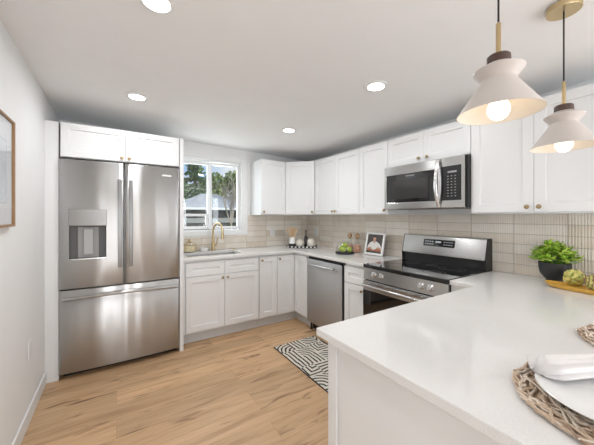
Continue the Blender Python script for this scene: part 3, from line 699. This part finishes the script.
SALT = mat('pink_salt', (.66, .33, .22), .7, var=.3, vscale=60)
for k, (x, y, lb) in enumerate(((2.440, 2.590, 'left of the two pink filled cork ball carafes, behind the cloche'), (2.455, 2.478, 'right of the two pink filled cork ball carafes, nearer the cookbook'))):
    c = empty('carafe', (x, y, .9155), lb, 'carafe', 'carafes with cork balls')
    mesh(lathe(bmesh.new(), [(0, .001), (.044, .001), (.048, .008), (.046, .060), (.026, .125), (.018, .150), (.019, .172)], 28), 'body', CLEAR, c, True)
    mesh(lathe(bmesh.new(), [(0, .0055), (.042, .0058), (.0425, .012), (.0415, .058), (.031, .092), (0, .094)], 24), 'contents', SALT, c, True)
    mesh(lathe(bmesh.new(), [(0, .155), (.0135, .155), (.015, .176), (.024, .182), (.029, .198), (.027, .213), (.016, .225), (0, .229)], 24), 'stopper', CORK, c, True)

bk = empty('picture_stand', (2.405, 2.318, .9155), 'white framed cookbook cover showing a person in a white shirt', 'picture', None, -PI/2)
BW, BH = .265, .252; tilt = -.22
def bmk(bm, name, m, **k): return mesh(bm, name, m, bk, rot=(tilt, 0, 0), loc=(0, 0, .004), **k)
bmk(grid_wall([0, .024, BW-.024, BW], [0, .024, BH-.020, BH], lambda i, j: not (i == 1 and j == 1), -.006, .012, 'x'), 'frame', WHITE, bevel=.003)
pr = bmk(B(.0245, BW-.0245, -.001, .011, .0245, BH-.0205), 'print', mat('print_dark', (.055, .045, .04), .5, var=.4, vscale=12))
def blob(cx, cz, rx, rz, y, seg=24):
    bm = bmesh.new(); f = [bm.verts.new((cx+rx*math.cos(2*PI*k/seg), y, cz+rz*math.sin(2*PI*k/seg))) for k in range(seg)]; g = [bm.verts.new((q.co.x, y+.0007, q.co.z)) for q in f]
    bm.faces.new(f); bm.faces.new(g)
    for k in range(seg): bm.faces.new((f[k], f[(k+1) % seg], g[(k+1) % seg], g[k]))
    return bm
def poly(pts, y):
    bm = bmesh.new(); f = [bm.verts.new((x, y, z)) for x, z in pts]; g = [bm.verts.new((x, y+.0007, z)) for x, z in pts]; n = len(pts)
    bm.faces.new(f); bm.faces.new(g)
    for k in range(n): bm.faces.new((f[k], f[(k+1) % n], g[(k+1) % n], g[k]))
    return bm
SKIN = mat('print_skin', (.50, .28, .19), .5); 
def pp(bm, name, m): return mesh(bm, name, m, pr)
cx = BW*.48
pp(poly([(.03, .045), (.04, .10), (.065, .135), (cx-.03, .155), (cx+.03, .155), (.205, .13), (.232, .09), (.236, .045)], -.0018), 'printed_shirt', mat('print_white', (.70, .68, .66), .5, var=.15, vscale=20))
pp(poly([(cx-.015, .135), (cx+.015, .135), (cx+.013, .175), (cx-.013, .175)], -.0026), 'printed_neck', SKIN)
pp(blob(cx, .185, .021, .028, -.0034), 'printed_face', SKIN)
pp(poly([(cx-.024, .188), (cx-.020, .212), (cx, .221), (cx+.020, .212), (cx+.024, .188), (cx+.015, .200), (cx-.015, .200)], -.0042), 'printed_hair', mat('print_hair', (.03, .02, .015), .6))
pp(poly([(.035, .045), (.04, .075), (.10, .07), (cx, .055), (.17, .075), (.225, .085), (.236, .045)], -.0026), 'printed_table', mat('print_food', (.36, .13, .075), .6, var=.6, vscale=40))
pp(blob(.075, .075, .022, .012, -.0034), 'printed_arm', SKIN); pp(blob(.195, .080, .026, .012, -.0034), 'printed_arm', SKIN)
mesh(tube(bmesh.new(), [(BW/2, .02, .12), (BW/2, .115, .002)], .004, 6), 'easel_leg', WHITE, bk)

# ------------------------------------------------------------------ plant, board, artichokes
pl = empty('potted_plant', (2.445, .650, .9155), 'leafy bright green plant in a black bowl pot', 'plant'); pl.scale = (.76, .76, 1.0)
PB = mat('matt_black_pot', (.028, .028, .029), .55, bump=.15, bscale=60)
mesh(lathe(bmesh.new(), [(0, 0), (.055, 0), (.058, .004), (.056, .020), (.075, .032), (.098, .060), (.108, .095), (.110, .132), (.104, .132), (.100, .095), (.09, .06), (0, .045)], 40), 'pot', PB, pl, True)
mesh(lathe(bmesh.new(), [(0, .112), (.1005, .110)], 30), 'soil', mat('soil', (.03, .02, .014), .9, bump=.5, bscale=80), pl)
LFM = [mat('leaf_green', (.34, .56, .05), .42, var=.35, vscale=8), mat('leaf_light', (.62, .78, .15), .42, var=.3, vscale=8), mat('leaf_dark', (.17, .36, .04), .45)]
bm = bmesh.new(); bs = bmesh.new()
for k in range(95):
    a = random.uniform(0, 2*PI); q = math.sqrt(random.uniform(0, 1)); 
    top = Vector((math.cos(a)*.165*q, math.sin(a)*.165*q, .130+.150*(1-q*q*.75)*random.uniform(.72, 1.1)-.02*q))
    if top.x > .085: top.x = .085
    base = Vector((math.cos(a)*.05*q, math.sin(a)*.05*q, .108))
    mid = (base+top)/2+Vector((0, 0, .02))
    tube(bs, [base, mid, top], .0013, 4)
    for l in range(7):
        f = .45+.55*l/6; p = base.lerp(top, f)+Vector((0, 0, .02*math.sin(PI*f)))
        az = random.uniform(0, 2*PI); el = random.uniform(-.2, .7); L_n = random.uniform(.036, .058); wd = L_n*.34
        d = Vector((math.cos(az)*math.cos(el), math.sin(az)*math.cos(el), math.sin(el)))
        sd = d.cross(Vector((0, 0, 1))).normalized(); nm = sd.cross(d)
        v = [p, p+d*L_n*.45+sd*wd+nm*.004, p+d*L_n*.5-nm*.003, p+d*L_n*.45-sd*wd+nm*.004, p+d*L_n]
        for z in v: z.x = min(z.x, .122)
        v = [bm.verts.new(z) for z in v]; mi = random.choice((0, 0, 1, 1, 2))
        for q3 in ((0, 1, 2), (0, 2, 3), (1, 4, 2), (2, 4, 3)):
            fc_ = bm.faces.new([v[i] for i in q3]); fc_.material_index = mi
fo = bmesh.new()
me = bpy.data.meshes.new('foliage'); bm.normal_update(); bm.to_mesh(me); bm.free()
for q in LFM: me.materials.append(q)
fol = bpy.data.objects.new('foliage', me); C.objects.link(fol); fol.parent = pl; fol['kind'] = 'stuff'
mesh(bs, 'stems', LFM[2], pl)
fo.free()
YW = mat('golden_wood', (.72, .41, .07), .4, var=.25, vscale=20, stretch=(1, .15, 1))
bm = bmesh.new(); n = 20; loops = []
BL = .52
def bl(s, z):
    o = []
    for k in range(48):
        a = 2*PI*k/48; cxx = math.copysign(abs(math.cos(a))**.8, math.cos(a)); syy = math.sin(a)
        o.append(bm.verts.new((.075*s*cxx*1., BL/2*(1-(1-s)*.35)*syy, z+.006*abs(syy)**3)))
    return o
loops = [bl(.80, 0), bl(.97, .014), bl(1, .024), bl(.95, .025), bl(.80, .014)]
for a, b in zip(loops, loops[1:]):
    for k in range(48): bm.faces.new((a[k], a[(k+1) % 48], b[(k+1) % 48], b[k]))
bm.faces.new(loops[0][::-1]); bm.faces.new(loops[-1])
wb = mesh(bm, 'serving_board', YW, None, True, loc=(2.285, .395, .9155), rot=(0, 0, -.05)); tag(wb, 'long golden wooden serving board beside the black pot', 'serving board')
ARM = [mat('artichoke_green', (.50, .55, .14), .5, var=.3, vscale=30), mat('artichoke_yellow', (.72, .64, .20), .5, var=.25, vscale=30), mat('artichoke_tip', (.28, .17, .09), .6)]
def artichoke(loc, rot, label, seed):
    rnd = random.Random(seed)
    r = empty('artichoke', loc, label, 'artichoke', 'artichokes on the board'); r.rotation_euler = rot
    bm = bmesh.new(); R = .045
    for ring in range(7):
        th = math.radians(150-ring*20); cnt = (7, 9, 10, 10, 9, 7, 5)[ring]
        for k in range(cnt):
            a = 2*PI*(k+.5*(ring % 2))/cnt+rnd.uniform(-.08, .08)
            def P_(t, off, lift):
                tt = th-t; rr = R*(1+lift); return Vector((rr*math.sin(tt)*math.cos(a)-off*math.sin(a), rr*math.sin(tt)*math.sin(a)+off*math.cos(a), rr*math.cos(tt)*1.12+R*1.0))
            wv = R*math.sin(max(.25, th))*PI/cnt*1.25
            rows = [(0, wv*.8, -.05), (.22, wv, .03), (.44, wv*.8, .09), (.60, wv*.12, .13+rnd.uniform(0, .05))]
            prev = None
            for t_, w_, l_ in rows:
                cur = [bm.verts.new(P_(t_, -w_, l_-.03)), bm.verts.new(P_(t_, 0, l_)), bm.verts.new(P_(t_, w_, l_-.03))]
                if prev:
                    for i in (0, 1):
                        f = bm.faces.new((prev[i], prev[i+1], cur[i+1], cur[i])); f.material_index = 2 if (t_ > .5 and ring > 1) else rnd.choice((0, 1, 1))
                prev = cur
    me = bpy.data.meshes.new('leaves'); bm.to_mesh(me); bm.free()
    for q in ARM: me.materials.append(q)
    me.polygons.foreach_set('use_smooth', [True]*len(me.polygons))
    o = bpy.data.objects.new('leaves', me); C.objects.link(o); o.parent = r
    o.modifiers.new('solid', 'SOLIDIFY').thickness = .0025
    mesh(lathe(bmesh.new(), [(0, .006), (.023, .012), (.035, .028), (.034, .048), (.023, .066), (0, .076)], 20), 'heart', ARM[0], r, True)
    mesh(lathe(bmesh.new(), [(0, -.018), (.011, -.018), (.012, .0), (.016, .012), (0, .012)], 14), 'stem', ARM[1], r, True)
artichoke((2.300, .552, .9155+.056), (math.radians(78), 0, math.radians(60)), 'yellow green artichoke next to the pot', 1)
artichoke((2.285, .375, .9155+.056), (math.radians(82), 0, math.radians(200)), 'yellow green artichoke farther from the pot, at the right photo edge', 2)

# ------------------------------------------------------------------ place settings
SEA = [mat('seagrass', (.58, .44, .32), .8, var=.3, vscale=15), mat('seagrass_pale', (.74, .63, .52), .8, var=.25, vscale=15), mat('seagrass_dark', (.34, .23, .16), .85)]
def placemat(loc, label, seed):
    rnd = random.Random(seed); bm = bmesh.new(); R0, R1 = .100, .212
    for k in range(190):
        a = rnd.uniform(0, 2*PI); da = rnd.uniform(.35, .85)*rnd.choice((-1, 1)); ra = rnd.uniform(R0, R1); rb = min(R1, max(R0, ra+rnd.uniform(-.09, .09)))
        n = 9; ph = rnd.uniform(0, 6); z = rnd.uniform(.0072, .0125)
        pts = []
        for i in range(n):
            f = i/(n-1); r_ = ra+(rb-ra)*f+.008*math.sin(ph+f*7); r_ = min(R1, r_); t = a+da*f
            pts.append((r_*math.cos(t), r_*math.sin(t), z+.003*math.sin(ph+f*9)))
        fs = len(bm.faces); tube(bm, pts, rnd.uniform(.0022, .0036), 5)
        bm.faces.ensure_lookup_table(); mi = rnd.choice((0, 0, 1, 1, 1, 2))
        for q in range(fs, len(bm.faces)): bm.faces[q].material_index = mi
    for rr in (.205, .150, .110):
        n = 60; pts = [(rr*math.cos(2*PI*i/n)*(1+.008*math.sin(5*i)), rr*math.sin(2*PI*i/n)*(1+.008*math.cos(3*i)), .0075+.002*math.sin(i*2.1)) for i in range(n+1)]
        tube(bm, pts, .0042, 6)
    lathe(bm, [(0, .0012), (.185, .0012), (.185, .003), (0, .003)], 40)
    o = mesh(bm, 'placemat', SEA, None, True, loc=loc, angle=80); return tag(o, label, 'placemat', 'round woven placemats')
placemat((.957, .122, .9152), 'woven seagrass placemat under the white plate', 3)
placemat((1.497, .112, .9152), 'empty woven seagrass placemat further along the peninsula', 4)
tag(mesh(lathe(bmesh.new(), [(0, 0), (.085, 0), (.090, .004), (.125, .010), (.141, .014), (.142, .016), (.139, .0175), (.120, .0135), (.086, .008), (0, .0065)], 64), 'plate', WHITE, None, True, loc=(.936, .141, .9352)), 'white dinner plate on the nearest placemat', 'plate')
# folded napkin lying across the plate
NAP = mat('linen', (.80, .77, .755), .9, bump=.4, bscale=700, var=.05, vscale=40)
nk = empty('napkin', (1.004, .219, .9530), 'folded white cloth napkin lying across the plate', 'napkin', None, math.radians(-26))
bm = bmesh.new(); secs = []
rn = random.Random(5)
for i in range(15):
    f = i/14; x = -.115+.245*f
    e_ = min(1, f*7+.55); wv = (.043-.010*f)*e_; ht = (.036-.008*f)*e_
    row = []
    for k in range(56):
        a = 2*PI*k/56; fold = 1+.20*math.sin(5*a+1.2+f*.9)+.07*math.sin(11*a+f*2)
        y = wv*math.cos(a)*fold; z = max(0, ht*.5+ht*.55*math.sin(a)*fold)
        row.append(bm.verts.new((x+.006*math.sin(a*2+f*2), y, z)))
    secs.append(row)
for a, b in zip(secs, secs[1:]):
    for k in range(56): bm.faces.new((a[k], a[(k+1) % 56], b[(k+1) % 56], b[k]))
bm.faces.new(secs[0][::-1]); bm.faces.new(secs[-1])
mesh(bm, 'cloth', NAP, nk, True, angle=70)

# ------------------------------------------------------------------ rug
rb = B(0, .500, 0, 1.28, 0, .008)
rgm = mesh(rb, 'runner_rug', M_rug(), None, loc=(1.365, 1.285, .0008)); 
bd = bmesh.new(); box(bd, -.006, -.0003, 0, 1.28, 0, .0085); box(bd, .5003, .506, 0, 1.28, 0, .0085)
tag(rgm, 'black and cream maze patterned runner rug in front of the dishwasher', 'rug')
mesh(bd, 'binding', BLK, rgm)

# ------------------------------------------------------------------ picture on the left wall
pf = empty('framed_picture', (XL+.001, 2.120, 1.298), 'thin oak framed pale artwork on the left wall', 'picture', None, PI/2)
PWD, PHT = .56, .565
def pmk(bm, name, m, **k): return mesh(bm, name, m, pf, loc=(-PWD, 0, 0), **k)
pmk(grid_wall([0, .012, PWD-.012, PWD], [0, .012, PHT-.012, PHT], lambda i, j: not (i == 1 and j == 1), -.025, 0, 'x'), 'frame', OAKF, bevel=.002)
pmk(B(.0125, PWD-.0125, -.012, -.002, .0125, PHT-.0125), 'mat_board', mat('mat_board', (.72, .75, .78), .6))
bm = bmesh.new()
for x0_, x1_, z0_, z1_ in ((.10, .46, .12, .125), (.10, .46, .440, .445), (.10, .105, .125, .440), (.455, .46, .125, .440)): box(bm, x0_, x1_, -.0135, -.0122, z0_, z1_)
pmk(bm, 'mat_window_line', mat('pale_blue_line', (.48, .56, .64), .6))
pmk(B(.106, .454, -.0135, -.0122, .126, .439), 'art_print', mat('pale_print', (.64, .69, .73), .6, var=.25, vscale=5))
pmk(B(.0125, PWD-.0125, -.019, -.0175, .0125, PHT-.0125), 'glazing', PICG)

# ------------------------------------------------------------------ lamps
lb_ = ['recessed ceiling light cut by the top edge of the photo', 'recessed ceiling light just in front of the cabinet above the refrigerator', 'recessed ceiling light in front of the microwave and range', 'farthest recessed ceiling light, before the diagonal corner wall cabinet']
t0 = None
for k, (x, y) in enumerate(LAMPS[:4]):
    r = empty('recessed_light', (x, y, CZ(x)-.0010), lb_[k], 'ceiling light', 'recessed ceiling lights'); r.rotation_euler = (0, math.atan(.036), 0)
    if t0 is None:
        t0 = mesh(lathe(bmesh.new(), [(.057, 0), (.078, 0), (.077, -.006), (.062, -.010), (.057, -.010), (.057, 0)], 40), 'trim_ring', TRIM, r, True)
        l0 = mesh(lathe(bmesh.new(), [(0, -.005), (.0568, -.005), (.0568, -.0085), (0, -.0095)], 40), 'lens', GLOWL, r, True)
    else:
        for q in (t0, l0): c = q.copy(); C.objects.link(c); c.parent = r
def pendant(x, y, zr, label):
    K = .93; H = (CZ(x)-.0035-zr)/K
    r = empty('pendant_lamp', (x, y, zr), label, 'pendant lamp', 'pendant lamps over the peninsula'); r.scale = (K, K, K)
    prof = [(.1230, 0), (.0530, .104), (.0505, .110), (.0525, .116), (.0725, .141), (.0728, .1445), (.0700, .146), (.036, .164), (0, .1645)]
    inner = [(0, .128), (.030, .126), (.0485, .107), (.1205, .0005), (.1230, 0)]
    mesh(lathe(bmesh.new(), prof, 64), 'shade', SHADE, r, True, angle=25)
    mesh(lathe(bmesh.new(), inner, 64), 'shade_lining', mat('lining_white', (.80, .74, .66), .6), r, True)
    mesh(lathe(bmesh.new(), [(0, .1647), (.034, .1647), (.035, .170), (.034, .190), (.030, .194), (0, .194)], 32), 'wood_cap', WOODD, r, True)
    mesh(lathe(bmesh.new(), [(0, .1942), (.0075, .1942), (.0075, .300), (.004, .305), (0, .305)], 16), 'brass_rod', BRASS, r, True)
    mesh(tube(bmesh.new(), [(0, 0, .305), (0, 0, H-.026)], .0032, 8), 'cord', mat('cord_black', (.02, .018, .017), .7), r, True)
    mesh(lathe(bmesh.new(), [(0, H-.026), (.062, H-.026), (.064, H-.022), (.064, H-.0006), (0, H-.0006)], 40), 'canopy', BRASS, r, True)
    b = mesh(lathe(bmesh.new(), [(0, -.022), (.013, -.020), (.025, -.010), (.0315, .004), (.033, .014), (.030, .028), (.021, .046), (.0165, .060), (.0165, .066), (.0, .066)], 32), 'bulb', BULBM, r, True)
    mesh(lathe(bmesh.new(), [(0, .0665), (.017, .0665), (.018, .1), (.018, .127), (0, .127)], 20), 'socket', WHITE, r, True)
pendant(1.003, .400, 1.674, 'nearer white cone pendant lamp with a brass rod over the peninsula')
pendant(1.620, .400, 1.650, 'farther white cone pendant lamp hanging from a round brass canopy')

# ------------------------------------------------------------------ outside the kitchen window
struct(mesh(B(-30, 40, YB+.16, 60, -.72, -.60), 'ground', mat('lawn', (.10, .15, .05), .9, var=.4, vscale=3)), 'grass behind the house')
sh = empty('shed', (4.9, 15.0, -.6), 'dark garden shed with a pale grey metal roof outside the window', 'shed')
SD = mat('shed_boards', (.065, .065, .06), .7, var=.3, vscale=6, stretch=(1, 1, 8)); RF = mat('metal_roof', (.36, .38, .41), .5, var=.12, vscale=4, stretch=(6, 1, 1))
mesh(B(-2.3, 1.35, 0, 3.2, 0, 2.28), 'wall', SD, sh)
bm = bmesh.new(); e = [(-2.6, -.35), (1.6, -.35), (1.6, 3.5), (-2.6, 3.5)]; rz_ = 3.20
lo = [bm.verts.new((x, y, 2.30)) for x, y in e]; mi_ = [bm.verts.new((x, y, 2.42)) for x, y in e]
up_ = [bm.verts.new((-.85, 1.2, rz_)), bm.verts.new((-.15, 1.2, rz_)), bm.verts.new((-.15, 2.0, rz_)), bm.verts.new((-.85, 2.0, rz_))]
for a, b in ((lo, mi_), (mi_, up_)):
    for k in range(4): bm.faces.new((a[k], a[(k+1) % 4], b[(k+1) % 4], b[k]))
bm.faces.new(lo[::-1]); bm.faces.new(up_)
mesh(bm, 'roof', RF, sh)
bm = bmesh.new()
for k in range(15): x = -2.5+k*.285; tube(bm, [(x, -.36, 2.43), (-.5+(x+.5)*.2, 1.18, rz_+.01)], .018, 4)
mesh(bm, 'roof_seams', RF, sh)
mesh(B(-2.65, 1.65, -.45, -.352, 2.28, 2.40), 'gutter', TRIM, sh)
mesh(B(-2.3, 1.35, -.06, -.001, 1.60, 1.85), 'fascia_board', mat('grey_board', (.30, .31, .30), .7), sh)
def leaf_cloud(bm, centre_fn, n, size, rnd, nm=3):
    for _ in range(n):
        p = centre_fn(); u = Vector((rnd.gauss(0, 1), rnd.gauss(0, 1), rnd.gauss(0, 1))).normalized(); v = u.orthogonal().normalized(); w_ = u.cross(v)
        s = size*rnd.uniform(.6, 1.3); q = [bm.verts.new(p+v*s*a+w_*s*b) for a, b in ((-1, -.5), (1, -.5), (1, .5), (-1, .5))]
        bm.faces.new(q).material_index = rnd.randrange(nm)
TG = [mat('fir_dark', (.035, .085, .04), .7), mat('fir_mid', (.08, .16, .06), .7), mat('fir_light', (.17, .27, .10), .7)]
DG = [mat('tree_dark', (.11, .16, .04), .7), mat('tree_mid', (.20, .28, .08), .7), mat('tree_light', (.33, .39, .14), .7)]
BARK = mat('bark', (.14, .10, .075), .9, var=.3, vscale=8); PALEB = mat('pale_bark', (.42, .36, .30), .9, var=.2, vscale=8)
def raw(bm, name, mats, parent):
    me = bpy.data.meshes.new(name); bm.to_mesh(me); bm.free()
    for q in mats: me.materials.append(q)
    o = bpy.data.objects.new(name, me); C.objects.link(o); o.parent = parent; return o
def fir(x, y, h, r0, seed, label):
    rnd = random.Random(seed); t = empty('fir_tree', (x, y, -.6), label, 'tree')
    mesh(tube(bmesh.new(), [(0, 0, 0), (0, 0, h*.5), (0, 0, h*.97)], [.18, .11, .02], 8), 'trunk', BARK, t, True)
    bm = bmesh.new()
    for k in range(int(h*20)):
        f = rnd.uniform(.08, .99); z = h*f; L_ = r0*(1-f)*rnd.uniform(.75, 1.1)+.12; a = rnd.uniform(0, 2*PI); n = max(5, int(L_*26))
        for i in range(n):
            q = i/n; p = Vector((math.cos(a)*L_*q, math.sin(a)*L_*q, z-L_*q*.25+.12*q*q*L_))
            leaf_cloud(bm, lambda: p+Vector((rnd.gauss(0, .10), rnd.gauss(0, .10), rnd.gauss(0, .06))), 2, .105, rnd)
    raw(bm, 'needles', TG, t)
def bush_tree(x, y, h, r0, seed, label, mats=DG):
    rnd = random.Random(seed); t = empty('broadleaf_tree', (x, y, -.6), label, 'tree')
    mesh(tube(bmesh.new(), [(0, 0, 0), (.1, 0, h*.4), (.05, .1, h*.8)], [.16, .12, .04], 8), 'trunk', BARK, t, True)
    bm = bmesh.new(); cs = [(Vector((rnd.uniform(-r0, r0), rnd.uniform(-r0, r0), h*rnd.uniform(.30, .88))), r0*rnd.uniform(.3, .5)) for _ in range(16)]
    for c, rr in cs:
        def f():
            d = Vector((rnd.gauss(0, 1), rnd.gauss(0, 1), rnd.gauss(0, 1))).normalized(); return c+d*rr*rnd.uniform(.6, 1.)
        leaf_cloud(bm, f, 420, .17, rnd)
    raw(bm, 'foliage', mats, t)
fir(5.2, 23.0, 7.2, 2.4, 11, 'tall dark fir tree seen through the left pane')
fir(5.43, 28.5, 5.6, 2.0, 12, 'lower fir tree behind the tall fir outside')
bush_tree(10.6, 33.0, 7.4, 3.0, 13, 'green broadleaf tree seen through the right pane')
bt = empty('bare_tree', (3.40, 9.6, -.6), 'pale bare branched tree in front of the shed', 'tree')
bm = bmesh.new(); rnd = random.Random(21)
def branch(p, d, L_, r, lv):
    pts = [p]; q = p.copy()
    for i in range(4): d = (d+Vector((rnd.gauss(0, .08), rnd.gauss(0, .08), .03))).normalized(); q = q+d*L_/4; pts.append(q.copy())
    tube(bm, pts, [r*1.0*(1-.12*i) for i in range(5)], 5)
    if lv:
        for _ in range(3): branch(pts[rnd.choice((2, 3, 4))], (d+Vector((rnd.gauss(0, .45), rnd.gauss(0, .3), .15))).normalized(), L_*.72, r*.55, lv-1)
branch(Vector((0, 0, 0)), Vector((0, 0, 1)), 1.7, .055, 0)
for dx in (-.35, -.12, .06, .25): branch(Vector((0, 0, 1.65)), Vector((dx, 0, 1)).normalized(), .9, .030, 2)
mesh(bm, 'branches', PALEB, bt, True)
